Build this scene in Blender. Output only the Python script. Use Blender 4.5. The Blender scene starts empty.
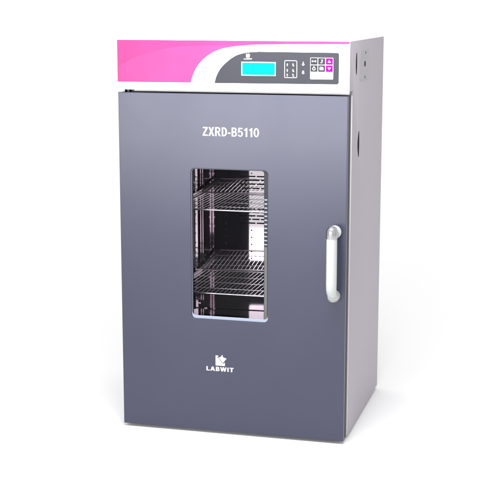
import bpy, bmesh, math
from mathutils import Vector, Matrix, Euler

# ------------------------------------------------------------------ camera
sc = bpy.context.scene
COL = sc.collection
cam_d = bpy.data.cameras.new('camera')
cam = bpy.data.objects.new('camera', cam_d)
COL.objects.link(cam)
cam.location = (1.1930, -3.1661, 1.1166)
cam.rotation_euler = Euler((math.radians(79.19868), math.radians(-0.03338), math.radians(14.89767)), 'XYZ')
cam_d.sensor_width = 36.0
cam_d.lens = 1303.22 / 500.0 * 36.0
cam_d.clip_start = 0.05
cam_d.clip_end = 200.0
sc.camera = cam

# ------------------------------------------------------------------ studio light
world = bpy.data.worlds.new('World')
sc.world = world
world.use_nodes = True
bg = world.node_tree.nodes['Background']
bg.inputs['Color'].default_value = (1.0, 1.0, 1.0, 1)
bg.inputs['Strength'].default_value = 1.0


def softbox(name, loc, target, size, power, color=(1, 1, 1)):
    d = bpy.data.lights.new(name, 'AREA')
    d.shape = 'RECTANGLE'
    d.size, d.size_y = size
    d.energy = power
    d.color = color
    o = bpy.data.objects.new(name, d)
    o.location = loc
    o.rotation_euler = (Vector(target) - Vector(loc)).to_track_quat('-Z', 'Y').to_euler()
    COL.objects.link(o)
    return o


softbox('softbox_above', (0.44, -0.50, 1.42), (0.46, 0.0, 0.86), (0.7, 0.30), 20)
softbox('softbox_front', (-0.22, -2.50, 0.68), (0.25, 0.0, 0.80), (1.75, 0.42), 34)
softbox('softbox_backdrop', (0.2, 2.4, 3.6), (0.2, 3.6, 0.6), (6.0, 1.5), 28)
sc.view_settings.view_transform = 'Standard'
sc.view_settings.look = 'None'
sc.view_settings.exposure = 0.0
sc.view_settings.gamma = 1.0

# ------------------------------------------------------------------ sizes (metres)
W = 0.600          # door width
XB0, XB1 = -0.002, 0.602   # cabinet sides
T = 0.053          # front of the cabinet behind the door
D = 0.521          # back of the cabinet
ZT = 0.8875        # door top
ZB = 0.002         # cabinet bottom
ZTOP = 1.0204
ZP = 0.8965        # bottom of the control fascia
YP = 0.005         # front of the fascia
GROUND = -0.008
ROOT = Vector((0.30, 0.26, GROUND))


# ------------------------------------------------------------------ materials
def mat(name, color, rough=0.5, metal=0.0, spec=0.5, coat=0.0, bump=0.0, bscale=900.0,
        var=0.0, vscale=3.0, emit=None, rvar=0.0):
    m = bpy.data.materials.new(name)
    m.use_nodes = True
    nt = m.node_tree
    b = nt.nodes['Principled BSDF']
    b.inputs['Base Color'].default_value = (*color, 1)
    b.inputs['Roughness'].default_value = rough
    b.inputs['Metallic'].default_value = metal
    b.inputs['Specular IOR Level'].default_value = spec
    b.inputs['Coat Weight'].default_value = coat
    tc = nt.nodes.new('ShaderNodeTexCoord')
    if var:
        n = nt.nodes.new('ShaderNodeTexNoise')
        n.inputs['Scale'].default_value = vscale
        n.inputs['Detail'].default_value = 5
        nt.links.new(tc.outputs['Object'], n.inputs['Vector'])
        mx = nt.nodes.new('ShaderNodeMix')
        mx.data_type = 'RGBA'
        mx.inputs['A'].default_value = (*[c * (1 - var) for c in color], 1)
        mx.inputs['B'].default_value = (*[min(1, c * (1 + var)) for c in color], 1)
        nt.links.new(n.outputs['Fac'], mx.inputs['Factor'])
        nt.links.new(mx.outputs['Result'], b.inputs['Base Color'])
        if rvar:
            mr = nt.nodes.new('ShaderNodeMapRange')
            mr.inputs['To Min'].default_value = max(0.0, rough - rvar)
            mr.inputs['To Max'].default_value = rough + rvar
            nt.links.new(n.outputs['Fac'], mr.inputs['Value'])
            nt.links.new(mr.outputs['Result'], b.inputs['Roughness'])
    if bump:
        n2 = nt.nodes.new('ShaderNodeTexNoise')
        n2.inputs['Scale'].default_value = bscale
        n2.inputs['Detail'].default_value = 2
        nt.links.new(tc.outputs['Object'], n2.inputs['Vector'])
        bp = nt.nodes.new('ShaderNodeBump')
        bp.inputs['Strength'].default_value = bump
        bp.inputs['Distance'].default_value = 0.0006
        nt.links.new(n2.outputs['Fac'], bp.inputs['Height'])
        nt.links.new(bp.outputs['Normal'], b.inputs['Normal'])
    if emit:
        b.inputs['Emission Color'].default_value = (*emit[0], 1)
        b.inputs['Emission Strength'].default_value = emit[1]
    return m


M_sweep = mat('white_paper', (0.87, 0.87, 0.87), 0.8, spec=0.1)
M_door = mat('slate_paint', (0.029, 0.031, 0.063), 0.32, spec=0.6, bump=0.08, bscale=700, var=0.08, vscale=5.0, rvar=0.05)
M_edge = mat('dulled_door_edge', (0.040, 0.040, 0.058), 0.55, spec=0.15)  # door paint again, gloss cut so its side faces look shaded
M_side = mat('light_grey_paint', (0.360, 0.328, 0.372), 0.5, spec=0.3, bump=0.06, bscale=700, var=0.015, vscale=2.5)
M_white = mat('white_plastic', (0.88, 0.88, 0.88), 0.35)
M_pink = mat('pink_print', (0.80, 0.038, 0.158), 0.45, spec=0.15, var=0.35, vscale=6)
M_pink2 = mat('pale_pink_print', (0.82, 0.046, 0.172), 0.45, spec=0.15, var=0.22, vscale=9)
M_gray = mat('grey_print', (0.040, 0.040, 0.049), 0.5, spec=0.15, var=0.04, vscale=12)
M_button = mat('dark_button', (0.028, 0.028, 0.034), 0.5, spec=0.2)
M_magenta = mat('magenta_button', (0.52, 0.0, 0.19), 0.5, spec=0.05)
M_paleblue = mat('pale_blue_label', (0.55, 0.85, 0.92), 0.4)
M_print = mat('white_print', (0.85, 0.85, 0.86), 0.5)
M_lcd = mat('lit_cyan_screen', (0.0, 0.10, 0.11), 0.5, spec=0.02, emit=((0.01, 0.93, 1.0), 0.84))
M_lcdframe = mat('pale_screen_frame', (0.62, 0.80, 0.82), 0.4)
M_steel = mat('polished_steel', (0.90, 0.84, 0.88), 0.035, metal=1.0, var=0.03, vscale=6)
M_steel_side = mat('brushed_steel', (0.78, 0.68, 0.76), 0.05, metal=1.0, var=0.05, vscale=8)
M_wire = mat('bright_wire', (0.72, 0.70, 0.74), 0.25, metal=1.0)
M_chrome = mat('chrome', (0.48, 0.48, 0.49), 0.22, metal=1.0)
M_gasket = mat('pale_rubber', (0.62, 0.61, 0.58), 0.6)
M_black = mat('black_rubber', (0.010, 0.010, 0.012), 0.8, spec=0.05)
M_darkframe = mat('dark_frame', (0.018, 0.018, 0.022), 0.35, spec=0.25)
M_sill = mat('pale_blue_metal', (0.29, 0.33, 0.42), 0.45)
M_refl = mat('grey_reflection', (0.10, 0.10, 0.095), 0.5, var=0.25, vscale=30)
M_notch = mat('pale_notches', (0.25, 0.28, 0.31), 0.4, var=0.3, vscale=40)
M_capslot = mat('slot_shade', (0.12, 0.115, 0.12), 0.4)
M_handle = mat('white_handle', (0.45, 0.47, 0.46), 0.3)
M_plate = mat('grey_plate', (0.33, 0.31, 0.34), 0.5, var=0.12, vscale=120)

M_glass = bpy.data.materials.new('window_glass')
M_glass.use_nodes = True
nt = M_glass.node_tree
nt.nodes.remove(nt.nodes['Principled BSDF'])
tr = nt.nodes.new('ShaderNodeBsdfTransparent')
tr.inputs['Color'].default_value = (0.965, 0.965, 0.97, 1)
gl = nt.nodes.new('ShaderNodeBsdfGlossy')
gl.inputs['Roughness'].default_value = 0.0
fr = nt.nodes.new('ShaderNodeFresnel')
fr.inputs['IOR'].default_value = 1.16
ms = nt.nodes.new('ShaderNodeMixShader')
nt.links.new(fr.outputs['Fac'], ms.inputs['Fac'])
nt.links.new(tr.outputs['BSDF'], ms.inputs[1])
nt.links.new(gl.outputs['BSDF'], ms.inputs[2])
nt.links.new(ms.outputs['Shader'], nt.nodes['Material Output'].inputs['Surface'])


# ------------------------------------------------------------------ helpers
def world_pos(o):
    p = Vector(o.location)
    while o.parent:
        o = o.parent
        p = p + Vector(o.location)
    return p


def link_mesh(name, me, materials, parent=None, label=None, smooth=None):
    """Mesh in world coordinates -> object with its own origin at its centre."""
    vs = [v.co for v in me.vertices]
    lo = Vector([min(v[i] for v in vs) for i in range(3)])
    hi = Vector([max(v[i] for v in vs) for i in range(3)])
    c = (lo + hi) / 2
    me.transform(Matrix.Translation(-c))
    me.materials.clear()
    for m in (materials if isinstance(materials, (list, tuple)) else [materials]):
        me.materials.append(m)
    if smooth:
        for p in me.polygons:
            p.use_smooth = True
        me.set_sharp_from_angle(angle=math.radians(smooth))
    o = bpy.data.objects.new(name, me)
    me.name = name
    COL.objects.link(o)
    if parent:
        o.parent = parent
        o.location = c - world_pos(parent)
    else:
        o.location = c
    if label:
        o['label'] = label
    return o


def from_bm(name, bm, materials, parent=None, label=None, smooth=None):
    bmesh.ops.recalc_face_normals(bm, faces=bm.faces[:])
    me = bpy.data.meshes.new(name)
    bm.to_mesh(me)
    bm.free()
    return link_mesh(name, me, materials, parent, label, smooth)


def add_box(bm, x0, x1, y0, y1, z0, z1, bevel=0.0, seg=2):
    r = bmesh.ops.create_cube(bm, size=1.0)
    vs = r['verts']
    for v in vs:
        v.co = Vector((x0 + (v.co.x + .5) * (x1 - x0), y0 + (v.co.y + .5) * (y1 - y0), z0 + (v.co.z + .5) * (z1 - z0)))
    if bevel:
        es = list({e for v in vs for e in v.link_edges})
        bmesh.ops.bevel(bm, geom=es, offset=bevel, segments=seg, profile=0.5, affect='EDGES')


def add_tube(bm, pts, radii, seg=16, cap=True):
    """Tube along pts with a radius at every point."""
    pts = [Vector(p) for p in pts]
    if not isinstance(radii, (list, tuple)):
        radii = [radii] * len(pts)
    rings = []
    up = None
    for i, p in enumerate(pts):
        if i == 0:
            t = pts[1] - p
        elif i == len(pts) - 1:
            t = p - pts[i - 1]
        else:
            t = (pts[i + 1] - p).normalized() + (p - pts[i - 1]).normalized()
        t.normalize()
        if up is None:
            up = Vector((0, 0, 1)) if abs(t.z) < .9 else Vector((1, 0, 0))
        a = t.cross(up).normalized()
        b = a.cross(t).normalized()
        up = b
        rings.append([bm.verts.new(p + radii[i] * (math.cos(2 * math.pi * k / seg) * a + math.sin(2 * math.pi * k / seg) * b))
                      for k in range(seg)])
    for r0, r1 in zip(rings, rings[1:]):
        for k in range(seg):
            bm.faces.new((r0[k], r0[(k + 1) % seg], r1[(k + 1) % seg], r1[k]))
    if cap:
        bm.faces.new(rings[0])
        bm.faces.new(rings[-1])


ROTX = Matrix.Rotation(math.pi / 2, 4, 'X')       # (x, y) outline -> (x, z) facing -y


def curve_mesh(loops, y0, y1, bevel=0.0, shrink=0.0):
    """Outline(s) in the x-z plane, later loops cut holes; solid between y0 (front) and y1."""
    cu = bpy.data.curves.new('outline', 'CURVE')
    cu.dimensions = '2D'
    cu.fill_mode = 'BOTH'
    for lp in loops:
        s = cu.splines.new('POLY')
        s.points.add(len(lp) - 1)
        for p, (x, z) in zip(s.points, lp):
            p.co = (x, z, 0, 1)
        s.use_cyclic_u = True
    half = abs(y1 - y0) / 2
    cu.offset = -shrink
    cu.extrude = half - bevel
    if bevel:
        cu.bevel_depth = bevel
        cu.bevel_resolution = 2
        cu.offset = -bevel
    ob = bpy.data.objects.new('outline', cu)
    COL.objects.link(ob)
    dg = bpy.context.evaluated_depsgraph_get()
    dg.update()
    me = bpy.data.meshes.new_from_object(ob.evaluated_get(dg))
    bpy.data.objects.remove(ob)
    bpy.data.curves.remove(cu)
    me.transform(Matrix.Translation((0, (y0 + y1) / 2, 0)) @ ROTX)
    return me


def plate(name, loops, y0, y1, m, parent, bevel=0.0, label=None):
    return link_mesh(name, curve_mesh(loops, y0, y1, bevel), m, parent, label, smooth=35 if bevel else None)


def rrect(x0, x1, z0, z1, r, n=8):
    out = []
    for cx, cz, a0 in ((x1 - r, z1 - r, 0), (x0 + r, z1 - r, 90), (x0 + r, z0 + r, 180), (x1 - r, z0 + r, 270)):
        for i in range(n + 1):
            a = math.radians(a0 + 90 * i / n)
            out.append((cx + r * math.cos(a), cz + r * math.sin(a)))
    return out


def spline(pts, n=8):
    """Catmull-Rom through pts."""
    P = [Vector((*p, 0)) for p in pts]
    P = [2 * P[0] - P[1]] + P + [2 * P[-1] - P[-2]]
    out = []
    for i in range(1, len(P) - 2):
        p0, p1, p2, p3 = P[i - 1:i + 3]
        for k in range(n):
            t = k / n
            q = 0.5 * ((2 * p1) + (p2 - p0) * t + (2 * p0 - 5 * p1 + 4 * p2 - p3) * t * t + (3 * p1 - p0 - 3 * p2 + p3) * t ** 3)
            out.append((q.x, q.y))
    out.append((P[-2].x, P[-2].y))
    return out


def arc(cx, cy, rx, ry, a0, a1, n=14):
    return [(cx + rx * math.cos(math.radians(a0 + (a1 - a0) * k / n)), cy + ry * math.sin(math.radians(a0 + (a1 - a0) * k / n))) for k in range(n + 1)]


# bold sans capitals and figures drawn as outlines, 100 units high: (advance, loops)
GLYPH = {
    'Z': (62, [[(2, 0), (59, 0), (59, 16), (24, 16), (58, 86), (58, 100), (5, 100), (5, 84), (37, 84), (2, 14)]]),
    'X': (66, [[(0, 0), (21, 0), (33, 33), (45, 0), (66, 0), (44, 52), (64, 100), (44, 100), (33, 70), (22, 100), (2, 100), (22, 52)]]),
    'R': (68, [[(6, 0), (24, 0), (24, 41), (31, 41), (46, 0), (66, 0), (48, 45)] + arc(39, 71, 24, 29, -60, 90) + [(6, 100)],
               ([(24, 56), (36, 56)] + arc(36, 70.5, 10, 14.5, -88, 88) + [(24, 85)])[::-1]]),
    'D': (68, [[(6, 0), (28, 0)] + arc(30, 50, 35, 50, -88, 88, 20) + [(6, 100)],
               ([(24, 16), (27, 16)] + arc(28, 50, 18, 34, -88, 88, 20) + [(24, 84)])[::-1]]),
    '-': (36, [[(3, 28), (33, 28), (33, 45), (3, 45)]]),
    'B': (66, [[(6, 0), (34, 0)] + arc(36, 29, 27, 29, -88, 62) + arc(35, 75, 24, 25, -50, 88) + [(6, 100)],
               ([(24, 15), (34, 15)] + arc(34, 29, 11, 14, -88, 88) + [(24, 43)])[::-1],
               ([(24, 59), (32, 59)] + arc(32, 72, 10, 13, -88, 88) + [(24, 85)])[::-1]]),
    '5': (60, [[(10, 100), (54, 100), (54, 84), (24, 84), (22, 64)] + arc(30, 33, 28, 34, 95, -165, 24) + [(20, 25)] + arc(30, 33, 11, 20, -155, 135, 20) + [(18, 43), (4, 45)]]),
    '1': (52, [[(24, 0), (43, 0), (43, 100), (29, 100), (24, 90), (8, 81), (8, 66), (24, 73)]]),
    '0': (62, [arc(31, 50, 29, 51, 0, 351, 39), arc(31, 50, 11, 36, 351, 0, 39)]),
    'L': (58, [[(6, 0), (56, 0), (56, 18), (25, 18), (25, 100), (6, 100)]]),
    'A': (74, [[(0, 0), (20, 0), (26, 20), (48, 20), (54, 0), (74, 0), (47, 100), (27, 100)], [(31, 37), (37, 66), (43, 37)]]),
    'W': (98, [[(0, 100), (20, 100), (29, 36), (39, 100), (59, 100), (69, 36), (78, 100), (98, 100), (80, 0), (59, 0), (49, 62), (39, 0), (18, 0)]]),
    'I': (31, [[(6, 0), (25, 0), (25, 100), (6, 100)]]),
    'T': (64, [[(22, 0), (42, 0), (42, 82), (62, 82), (62, 100), (2, 100), (2, 82), (22, 82)]]),
}


def lettering(name, text, x0, x1, z0, z1, y_front, thick, m, parent, gap=1, shrink=0.0):
    adv = 0
    loops = []
    for ch in text:
        w, ls = GLYPH[ch]
        loops += [[(adv + x, y) for x, y in l] for l in ls]
        adv += w + gap
    xs = [p[0] for l in loops for p in l]
    a, b = min(xs), max(xs)
    loops = [[(x0 + (x - a) / (b - a) * (x1 - x0), z0 + y / 100 * (z1 - z0)) for x, y in l] for l in loops]
    return link_mesh(name, curve_mesh(loops, y_front, y_front + thick, 0.0, shrink), m, parent)


# ------------------------------------------------------------------ setting: seamless white paper sweep
def build_sweep():
    prof = [(-9.0, GROUND)]
    yb, rad = 5.0, 2.0
    for i in range(17):
        a = math.pi / 2 * i / 16
        prof.append((yb - rad + rad * math.sin(a), GROUND + rad - rad * math.cos(a)))
    prof.append((yb, 6.0))
    bm = bmesh.new()
    rows = [[bm.verts.new((x, y, z)) for x in (-9.0, 9.0)] for y, z in prof]
    for a, b in zip(rows, rows[1:]):
        bm.faces.new((a[0], a[1], b[1], b[0]))
    o = from_bm('backdrop', bm, M_sweep, smooth=60)
    # normals up
    if o.data.polygons[0].normal.z < 0:
        o.data.flip_normals()
    o['kind'] = 'structure'
    o['label'] = 'seamless white paper sweep under and behind the oven'


build_sweep()

# ------------------------------------------------------------------ the drying oven
oven = bpy.data.objects.new('drying_oven', None)
oven.empty_display_size = 0.2
COL.objects.link(oven)
oven.location = ROOT
oven['label'] = 'tall grey laboratory oven with slate door and pink control panel, standing on white paper'
oven['category'] = 'laboratory oven'

# chamber measures
CX0, CX1 = 0.100, 0.520
CZ0, CZ1 = 0.2385, 0.790
CY1 = 0.405

# cabinet: stepped profile, front opening lined inward
bm = bmesh.new()
prof = [(T, ZB), (D, ZB), (D, ZTOP), (YP + .004, ZTOP), (YP + .004, ZP + .001), (T, ZP + .001)]
L = [bm.verts.new((XB0, y, z)) for y, z in prof]
Rr = [bm.verts.new((XB1, y, z)) for y, z in prof]
bm.faces.new(L)
bm.faces.new(Rr)
n = len(prof)
for i in range(n):
    j = (i + 1) % n
    if i == n - 1:
        # front face below the head, with the chamber opening cut out
        o4 = [L[j], Rr[j], Rr[i], L[i]]
        i4 = [bm.verts.new((x, T, z)) for x, z in ((CX0 - .004, CZ0 - .004), (CX1 + .004, CZ0 - .004), (CX1 + .004, CZ1 + .004), (CX0 - .004, CZ1 + .004))]
        k4 = [bm.verts.new((v.co.x, CY1 + .006, v.co.z)) for v in i4]
        for a in range(4):
            b = (a + 1) % 4
            bm.faces.new((o4[a], o4[b], i4[b], i4[a]))
            bm.faces.new((i4[a], i4[b], k4[b], k4[a]))
        bm.faces.new(k4)
    else:
        bm.faces.new((L[i], L[j], Rr[j], Rr[i]))
bmesh.ops.recalc_face_normals(bm, faces=bm.faces[:])
es = [e for e in bm.edges if e.is_manifold and e.calc_face_angle(0) > 1.0 and
      (abs(e.verts[0].co.x - e.verts[1].co.x) > .5 or abs(e.verts[0].co.x) < .01 or abs(e.verts[0].co.x - XB1) < .01)
      and e.verts[0].co.z not in (CZ0 - .004,)]
es = [e for e in es if all(v in L or v in Rr for v in e.verts)]
bmesh.ops.bevel(bm, geom=es, offset=0.0012, segments=2, profile=0.5, affect='EDGES')
from_bm('cabinet', bm, M_side, oven, smooth=40)

# white lid sheet on top
bm = bmesh.new()
add_box(bm, XB0 - .0002, XB1 + .0002, YP + .0042, D + .0004, ZTOP - .0006, ZTOP + .0008, .0004, 1)
from_bm('top_cover', bm, M_white, oven)

# feet
for fx in (0.05, 0.55):
    for fy in (0.10, 0.47):
        bm = bmesh.new()
        add_tube(bm, [(fx, fy, GROUND), (fx, fy, GROUND + .003), (fx, fy, ZB - .0005)], [.020, .022, .022], 20)
        from_bm('foot', bm, M_black, oven, smooth=40)

# chamber liner: polished sheet steel, open at the front
chamber = None
bm = bmesh.new()
ye = T + .001
for quad in (((CX0, ye, CZ0), (CX0, CY1, CZ0), (CX0, CY1, CZ1), (CX0, ye, CZ1)),
             ((CX1, ye, CZ0), (CX1, CY1, CZ0), (CX1, CY1, CZ1), (CX1, ye, CZ1)),
             ((CX0, ye, CZ0), (CX1, ye, CZ0), (CX1, CY1, CZ0), (CX0, CY1, CZ0)),
             ((CX0, ye, CZ1), (CX1, ye, CZ1), (CX1, CY1, CZ1), (CX0, CY1, CZ1)),
             ((CX0, CY1, CZ0), (CX1, CY1, CZ0), (CX1, CY1, CZ1), (CX0, CY1, CZ1))):
    bm.faces.new([bm.verts.new(p) for p in quad])
chamber = from_bm('chamber', bm, M_steel_side, oven)

# mirror panel added at the back, turned to bounce studio white through the window
BYAW = math.radians(3.6)
bm = bmesh.new()
add_box(bm, CX0 + .004, CX1 - .004, -0.001, 0.001, CZ0 + .002, CZ1 - .002)
bx0 = CX0 + .004
for v in bm.verts:
    dx = v.co.x - bx0
    v.co = Vector((bx0 + dx * math.cos(BYAW), CY1 - .031 + dx * math.sin(BYAW) + v.co.y, v.co.z))
reflector = from_bm('back_reflector', bm, M_steel, chamber)
for dx in (.075, .150, .225, .300):      # peg holes punched in the mirror panel, in upright rows
    bm = bmesh.new()
    for k in range(26):
        z = CZ0 + .03 + k * .0205
        yb = CY1 - .031 + dx * math.sin(BYAW)
        add_tube(bm, [(bx0 + dx, yb - .0004, z), (bx0 + dx, yb - .0016, z)], .0021, 8)
    from_bm('hole_row', bm, M_darkframe, chamber)

# rows of vent slots across the mirror panel, staggered like brickwork
for zi, z in enumerate((.6270, .6160, .6050, .5930, .5330, .5240, .5140, .5040, .4930)):
    bm = bmesh.new()
    dx = .115 + (.012 if zi % 2 else 0)
    while dx < .39:
        yb = CY1 - .031 + dx * math.sin(BYAW)
        add_box(bm, bx0 + dx, bx0 + dx + .021, yb - .0018, yb + .0008, z, z + .0034)
        dx += .025
    from_bm('vent_row', bm, M_black, chamber)

# shelf uprights on the left wall with peg holes, and support rails
for uy_ in (0.14, 0.32):
    bm = bmesh.new()
    add_box(bm, CX0 + .001, CX0 + .007, uy_ - .005, uy_ + .005, CZ0 + .01, CZ1 - .01, .001, 1)
    for k in range(20):
        z = CZ0 + .04 + k * .027
        add_box(bm, CX0 + .006, CX0 + .0085, uy_ - .004, uy_ + .004, z, z + .004)
    from_bm('shelf_upright', bm, M_steel_side, chamber)

# door --------------------------------------------------------------
WX0, WX1, WZ0, WZ1 = 0.1935, 0.3985, 0.3020, 0.6972
door = plate('door', [[(0, 0), (W, 0), (W, ZT), (0, ZT)], rrect(WX0, WX1, WZ0, WZ1, .011)[::-1]], 0.0, 0.012, M_door, oven, bevel=0.0012)
IX0, IX1, IZ0, IZ1 = 0.166, 0.3845, 0.293, 0.708
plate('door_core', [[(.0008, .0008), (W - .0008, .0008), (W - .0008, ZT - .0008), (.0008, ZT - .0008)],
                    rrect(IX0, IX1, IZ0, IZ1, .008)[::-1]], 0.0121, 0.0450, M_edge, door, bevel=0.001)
plate('door_gasket', [[(-.001, .002), (W + .001, .002), (W + .001, ZT - .001), (-.001, ZT - .001)],
                      rrect(CX0 - .01, CX1 + .01, CZ0 - .01, CZ1 + .01, .01)[::-1]], 0.0452, 0.0528, M_gasket, oven)
window = plate('window_frame', [rrect(WX0 + .0003, WX1 - .0003, WZ0 + .0003, WZ1 - .0003, .0107),
                                rrect(WX0 + .0028, WX1 - .0110, WZ0 + .0028, WZ1 - .0022, .009)[::-1]], 0.0060, 0.0118, M_darkframe, oven)
plate('window_glass', [[(IX0 + .002, IZ0 + .002), (IX1 - .0005, IZ0 + .002), (IX1 - .0005, IZ1 - .002), (IX0 + .002, IZ1 - .002)]],
      0.0135, 0.0137, M_glass, window)
plate('window_trim', [rrect(WX0 + .0003, WX1 - .0003, WZ0 + .0003, WZ1 - .0003, .0107),
                      rrect(WX0 + .0011, WX1 - .0009, WZ0 + .0082, WZ1 - .0010, .0100)[::-1]], 0.0030, 0.0057, M_sill, window, bevel=.0004)
bm = bmesh.new()      # reflection in the lower right frame edge, built as a grey strip; notched strip above
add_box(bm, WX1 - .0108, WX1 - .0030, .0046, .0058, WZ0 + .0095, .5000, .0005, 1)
from_bm('reflection_strip', bm, M_refl, window)
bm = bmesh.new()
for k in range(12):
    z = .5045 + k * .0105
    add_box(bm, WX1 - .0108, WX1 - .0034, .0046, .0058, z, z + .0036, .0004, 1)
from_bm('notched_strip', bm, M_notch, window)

# hinge pins in the gap above the door
for hx in (0.014, 0.026):
    bm = bmesh.new()
    add_tube(bm, [(hx, .022, ZT - .001), (hx, .022, ZP + .0005)], .0032, 12)
    from_bm('hinge_pin', bm, M_black, oven, smooth=40)

# pale return of the head closing the gap above the door
bm = bmesh.new()
add_box(bm, 0.040, XB1 - .001, YP + .0050, YP + .0080, ZT + .0030, ZP + .0006, .0004, 1)
from_bm('head_skirt', bm, M_gasket, oven)

# writing and mark on the door
lettering('model_lettering', 'ZXRD-B5110', 0.2261, 0.3746, 0.7809, 0.8039, -0.0004, .0007, M_print, door, shrink=.0005)
lettering('maker_lettering', 'LABWIT', 0.2330, 0.3067, 0.1640, 0.1752, -0.0004, .0007, M_print, door, gap=8)


def pm(u, v):      # mark drawn on a 20 x 20 grid
    s = .00131
    return (0.2583 + u * s, 0.1792 + v * s)


bmk = curve_mesh([[pm(0, 0), pm(19, 0), pm(19, 7), pm(15.6, 4.0), pm(3.2, 17.2), pm(6, 20.5), pm(0, 20.5)]], -0.0004, 0.0003)
star = curve_mesh([[pm(5.2, 17.0), pm(8.6, 16.6), pm(14.2, 22.5), pm(15.0, 17.6), pm(22.5, 15.2), pm(18.4, 10.4), pm(15.6, 6.2)]], -0.0004, 0.0003)
bm = bmesh.new()
bm.from_mesh(bmk)
bm.from_mesh(star)
from_bm('maker_mark', bm, M_print, door)

# door handle --------------------------------------------------------
hnd_root = None
bm = bmesh.new()
HX = 0.5730
hy = -0.046
path = [(HX, hy, 0.5440), (HX, hy, 0.535), (HX, hy, 0.50), (HX, hy, 0.46), (HX, hy, 0.425), (HX, hy, .412),
        (HX, hy + .004, .402), (HX, hy + .012, .3955), (HX, hy + .020, .3925)]
add_tube(bm, path, [.0125, .0132, .0134, .0134, .0134, .0132, .0128, .0124, .0120], 24)
handle = from_bm('door_handle', bm, M_handle, oven, smooth=50)
bm = bmesh.new()     # lower foot: stubby post to the door
add_tube(bm, [(HX, hy + .012, .3925), (HX, -.024, .3865), (HX, -.010, .3850), (HX, -.0005, .3850)], [.0118, .0138, .0146, .0146], 24)
from_bm('handle_foot', bm, M_handle, handle, smooth=50)
bm = bmesh.new()     # top boss on the door
add_tube(bm, [(HX - .001, -.0004, .5490), (HX - .001, -.006, .5490), (HX - .001, -.0075, .5490)], [.0165, .0165, .0145], 28)
add_tube(bm, [(HX - .001, -.0074, .5490), (HX, hy, .5500)], [.0100, .0110], 20)
from_bm('handle_post', bm, M_handle, handle, smooth=50)
bm = bmesh.new()     # chrome cap
prof_c = []
for i in range(9):
    a = math.pi / 2 * i / 8
    prof_c.append((0.0145 * math.cos(a), 0.5570 + .0135 * math.sin(a)))
pts = [(HX, hy, .5400), (HX, hy, .5435), (HX, hy, .5520)] + [(HX, hy, z) for r, z in prof_c]
add_tube(bm, pts, [.0138, .0147, .0147] + [max(r, .0008) for r, z in prof_c], 28)
from_bm('handle_cap', bm, M_chrome, handle, smooth=50)
bm = bmesh.new()     # the crossed slots over its dome
for an in (-40, -122):
    ux_, uy_ = math.cos(math.radians(an)), math.sin(math.radians(an))
    pts = []
    for k in range(19):
        a = math.pi * k / 18
        r = .0143 * math.cos(a)
        pts.append((HX + ux_ * r, hy + uy_ * r, .5570 + .0132 * math.sin(a)))
    pts = [(pts[0][0], pts[0][1], .5485)] + pts + [(pts[-1][0], pts[-1][1], .5485)]
    add_tube(bm, pts, .0008, 8)
from_bm('cap_slot', bm, M_capslot, handle, smooth=50)

# control panel ------------------------------------------------------
ZPB = ZP - .002
panel = plate('control_panel', [[(XB0, ZPB), (XB1, ZPB), (XB1, ZTOP + .0004), (XB0, ZTOP + .0004)]], YP - .001, YP + .0038, M_white, oven, bevel=0.0006)
PF = YP - .001      # printed face
SWOOSH = [(0.1941, 0.9147), (0.2020, 0.9370), (0.2151, 0.9600), (0.2374, 0.9812), (0.2668, 0.9971), (0.3032, 1.0054), (0.3394, 1.0092), (0.3754, 1.0112), (0.4771, 1.0131), (0.6014, 1.0140)]
lp = [(-.0017, 0.9137)] + spline(SWOOSH) + [(0.6017, 1.0204), (-.0017, 1.0204)]
plate('pink_band', [lp], PF - .0004, PF + .0003, M_pink, panel)
inner = spline([(0.0010, 0.9540), (0.0543, 0.9796), (0.1100, 0.9950), (0.1669, 1.0045), (0.2500, 1.0085), (0.3032, 1.0092)])
lp2 = spline([(0.1930, 0.9150), (0.2010, 0.9373), (0.2140, 0.9605), (0.2364, 0.9819), (0.2660, 0.9979), (0.3032, 1.0064)]) + inner[::-1] + [(0.0010, 0.9146)]
plate('pale_pink_band', [lp2], PF - .0006, PF - .0003, M_pink2, panel)
gcurve = spline([(0.2572, 0.9145), (0.2628, 0.9326), (0.2739, 0.9520), (0.2922, 0.9696), (0.3141, 0.9838), (0.3394, 0.9909), (0.3719, 0.9937)])
gl_ = gcurve + rrect(0.50, 0.5755, 0.9163, 0.9930, .005)[:9][::-1] + [(0.5755, 0.9213), (0.5741, 0.9176), (0.5705, 0.9162)]
plate('grey_fascia', [gl_], PF - .0006, PF + .0003, M_gray, panel)
GF = PF - .0006


# screen
screen_frame = plate('display', [rrect(.3278, .4163, .9342, .9686, .001, 3), rrect(.3300, .4141, .9364, .9664, .0008, 3)[::-1]],
                     GF - .0014, GF + .0002, M_lcdframe, oven)
plate('screen', [[(.3298, .9362), (.4143, .9362), (.4143, .9666), (.3298, .9666)]], GF - .0007, GF + .0002, M_lcd, screen_frame)

# small maker's mark above the screen
mk = []
s_ = .00047
for lpts in ([(0, 0), (19, 0), (19, 7), (15.6, 4.0), (3.2, 17.2), (6, 20.5), (0, 20.5)],
             [(5.2, 17.0), (8.6, 16.6), (14.2, 22.5), (15.0, 17.6), (22.5, 15.2), (18.4, 10.4), (15.6, 6.2)]):
    mk.append(curve_mesh([[(.3400 + u * s_, .9790 + v * s_) for u, v in lpts]], GF - .0004, GF + .0002))
bm = bmesh.new()
for me in mk:
    bm.from_mesh(me)
from_bm('small_mark', bm, M_print, panel)
lettering('small_lettering', 'LABWIT', .3345, .3552, .9743, .9768, GF - .0003, .0005, M_print, panel)

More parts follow.
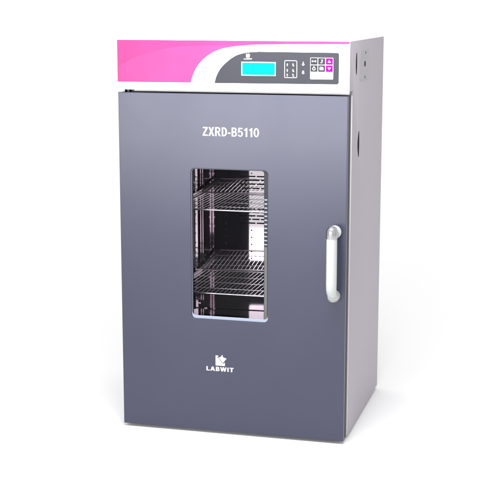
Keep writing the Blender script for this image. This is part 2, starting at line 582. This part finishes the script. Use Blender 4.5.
# indicator field: outlined box with two columns of three lamps and their legends
kx0, kx1, kz0, kz1 = .4381, .4702, .9303, .9731
ind = plate('indicator_field', [rrect(kx0, kx1, kz0, kz1, .003), rrect(kx0 + .0011, kx1 - .0011, kz0 + .0011, kz1 - .0011, .002)[::-1]],
            GF - .0004, GF + .0002, M_print, oven)
for r_, z in enumerate((.9640, .9500, .9385)):
    for q, x in enumerate((.4455, .4600)):
        bm = bmesh.new()
        add_tube(bm, [(x, GF + .0002, z), (x, GF - .0008, z)], .0016, 12)
        from_bm('indicator_lamp', bm, M_print, ind)
        w_ = .0040 if q else .0022
        plate('legend', [rrect(x - w_ / 2 + (.001 if q else 0), x + w_ / 2 + (.001 if q else 0), z - .0046, z - .0030, .0004, 2)], GF - .0003, GF + .0002, M_print, ind)

# two round status symbols
for z in (.9649, .9443):
    loops = [[(.4858 + .0028 * math.cos(2 * math.pi * k / 20), z - .0012 + .0028 * math.sin(2 * math.pi * k / 20)) for k in range(20)],
             [(.4858 + .0016 * math.cos(-2 * math.pi * k / 20), z - .0012 + .0016 * math.sin(-2 * math.pi * k / 20)) for k in range(20)]]
    st = plate('status_symbol', loops, GF - .0003, GF + .0002, M_print, oven)
    if z > .95:
        plate('symbol_stem', [[(.4848, z + .0022), (.4868, z + .0022), (.4868, z + .0055), (.4848, z + .0055)]], GF - .0003, GF + .0002, M_print, st)
    else:
        plate('symbol_stem', [[(.4836, z + .0024), (.4880, z + .0024), (.4880, z + .0038), (.4836, z + .0038)]], GF - .0003, GF + .0002, M_print, st)

# keypad
bx0, bx1, bz0, bz1 = .5036, .5612, .9280, .9807
keypad = plate('keypad', [rrect(bx0, bx1, bz0, bz1, .002, 4)], GF - .0006, GF + .0002, M_white, oven)
KF = GF - .0006
cw = (bx1 - bx0) / 3
ch = (bz1 - bz0) / 3
centres = [(bx0 + (c + .5) * cw, bz1 - (r + .5) * ch) for r in range(2) for c in range(3)]


def icon_loops(i, x, z):
    def P(pts):
        return [(x + u * .001, z + v * .001) for u, v in pts]
    if i == 0:      # three bars
        return [P([(-5, -2.2), (-3.6, -2.2), (-3.6, 2.2), (-5, 2.2)]), P([(3.6, -2.2), (5, -2.2), (5, 2.2), (3.6, 2.2)]), P([(-3.4, -.7), (3.4, -.7), (3.4, .7), (-3.4, .7)])]
    if i == 1:      # hook
        return [P([(-3, -4), (.8, -4), (1.8, -2.6), (1.8, 2.6), (3.4, 2.6), (3.4, 4), (-1.2, 4), (-1.2, 2.6), (.3, 2.6), (.3, -2.6), (-3, -2.6)])]
    if i == 2:
        return [P([(-4, -3), (4, -3), (0, 4)])]
    if i == 3:      # ring with a stroke
        c = 2 * math.pi / 20
        return [P([(4.0 * math.cos(c * k), -0.6 + 4.0 * math.sin(c * k)) for k in range(20)]),
                P([(2.6 * math.cos(-c * k), -0.6 + 2.6 * math.sin(-c * k)) for k in range(20)]),
                P([(-.7, 3.6), (.7, 3.6), (.7, 5.6), (-.7, 5.6)])]
    if i == 4:      # boxed grid
        return [P([(-4.6, -3.6), (4.6, -3.6), (4.6, 2), (2, 4), (-4.6, 4)]), P([(-3.2, -2.2), (-3.2, .2), (-.7, .2), (-.7, -2.2)]), P([(.7, -2.2), (.7, .2), (3.2, .2), (3.2, -2.2)])]
    return [P([(-4, 3), (0, -4), (4, 3)])]


for i, (x, z) in enumerate(centres):
    hw, hh = cw / 2 - .0009, ch / 2 - .0009
    bt = plate('button', [rrect(x - hw, x + hw, z - hh, z + hh, .0012, 3)], KF - .0006, KF + .0002, M_magenta if i in (2, 5) else M_button, oven,
               label=('magenta arrow button' if i in (2, 5) else None))
    plate('icon', icon_loops(i, x, z), KF - .0009, KF - .0004, M_print, bt)
plate('blue_label', [rrect(bx1 - cw + .001, bx1 - .0015, bz0 + .0015, bz0 + ch - .0015, .001, 3)], KF - .0003, KF + .0002, M_paleblue, keypad)

# side fittings ------------------------------------------------------
SX = XB1


def side_plate(name, loops, x0, x1, m, parent, bevel=0.0, label=None):
    """Outlines in (y, z) turned to lie on the right-hand side."""
    me = curve_mesh(loops, x0, x1, bevel)
    me.transform(Matrix(((0, 1, 0, 0), (1, 0, 0, 0), (0, 0, 1, 0), (0, 0, 0, 1))))
    me.flip_normals()
    return link_mesh(name, me, m, parent, label)


sp = side_plate('side_cover', [rrect(.1480, .2750, .9180, .9915, .004)], SX - .0005, SX + .0012, M_plate, oven)
for (y, z, r) in ((.2119, .9577, .0075), (.222, .9860, .0035), (.215, .9235, .0035)):
    bm = bmesh.new()
    add_tube(bm, [(SX + .0011, y, z), (SX + .0022, y, z)], [r, r * .9], 18)
    from_bm('keyhole' if r > .005 else 'cover_screw', bm, M_black if r > .005 else M_darkframe, sp)
lens = []
for k in range(25):
    t = -1 + 2 * k / 24
    lens.append((.0945 - .006 * (1 - t * t), .9630 + .0270 * t))
lens += [(.0985 - .000 * 1, .9630 + .0270), ]
lens2 = [(.0985 + .003 * (1 - (1 - 2 * k / 24) ** 2), .9630 + .0270 * (1 - 2 * k / 24)) for k in range(25)]
side_plate('finger_slot', [lens[:-1] + lens2], SX - .0005, SX + .0008, M_black, oven)
lens = [(.1440 - .014 * (1 - t * t), .7555 + .0330 * t) for t in [-1 + 2 * k / 24 for k in range(25)]]
lens += [(.1470 + .003 * (1 - t * t), .7555 + .0330 * t) for t in [1 - 2 * k / 24 for k in range(25)]]
side_plate('finger_slot', [lens], SX - .0005, SX + .0008, M_black, oven)


# wire shelves resting on rails in the chamber -------------------------
def make_shelf(label, z):
    root = bpy.data.objects.new('wire_shelf', None)
    COL.objects.link(root)
    root.location = ((CX0 + CX1) / 2, .26, z)
    root['label'] = label
    root['category'] = 'oven shelf'
    root['group'] = 'wire shelves inside the oven'
    x0, x1, y0, y1 = CX0 + .012, CX1 - .012, .074, .368
    bm = bmesh.new()
    add_tube(bm, [(x0, y0, z), (x1, y0, z)], .0024, 10)
    add_tube(bm, [(x0, y1, z), (x1, y1, z)], .0018, 10)
    add_tube(bm, [(x0, y0, z), (x0, y1, z)], .0018, 10)
    add_tube(bm, [(x1, y0, z), (x1, y1, z)], .0018, 10)
    from_bm('rim', bm, M_wire, root, smooth=50)
    bm = bmesh.new()
    for k in range(1, 4):
        y = y0 + (y1 - y0) * k / 4
        add_tube(bm, [(x0, y, z - .0026), (x1, y, z - .0022)], .0012, 8)
    nw = 33
    for k in range(1, nw):
        x = x0 + (x1 - x0) * k / nw
        add_tube(bm, [(x, y0, z), (x, y1, z)], .0008, 6)
    from_bm('wires', bm, M_wire, root, smooth=50)
    for x in (CX0, CX1):
        s = 1 if x == CX0 else -1
        bm = bmesh.new()
        add_box(bm, min(x + s * .009, x + s * .020), max(x + s * .009, x + s * .020), .07, .371, z - .0040, z - .0028)
        add_box(bm, min(x + s * .0078, x + s * .009), max(x + s * .0078, x + s * .009), .07, .371, z - .0040, z + .008)
        from_bm('support_rail', bm, M_steel_side, chamber)
    return root


make_shelf('upper wire shelf behind the window glass, level with the top of the door handle', .5790)
make_shelf('lower wire shelf behind the window glass, near the bottom of the window', .3545)
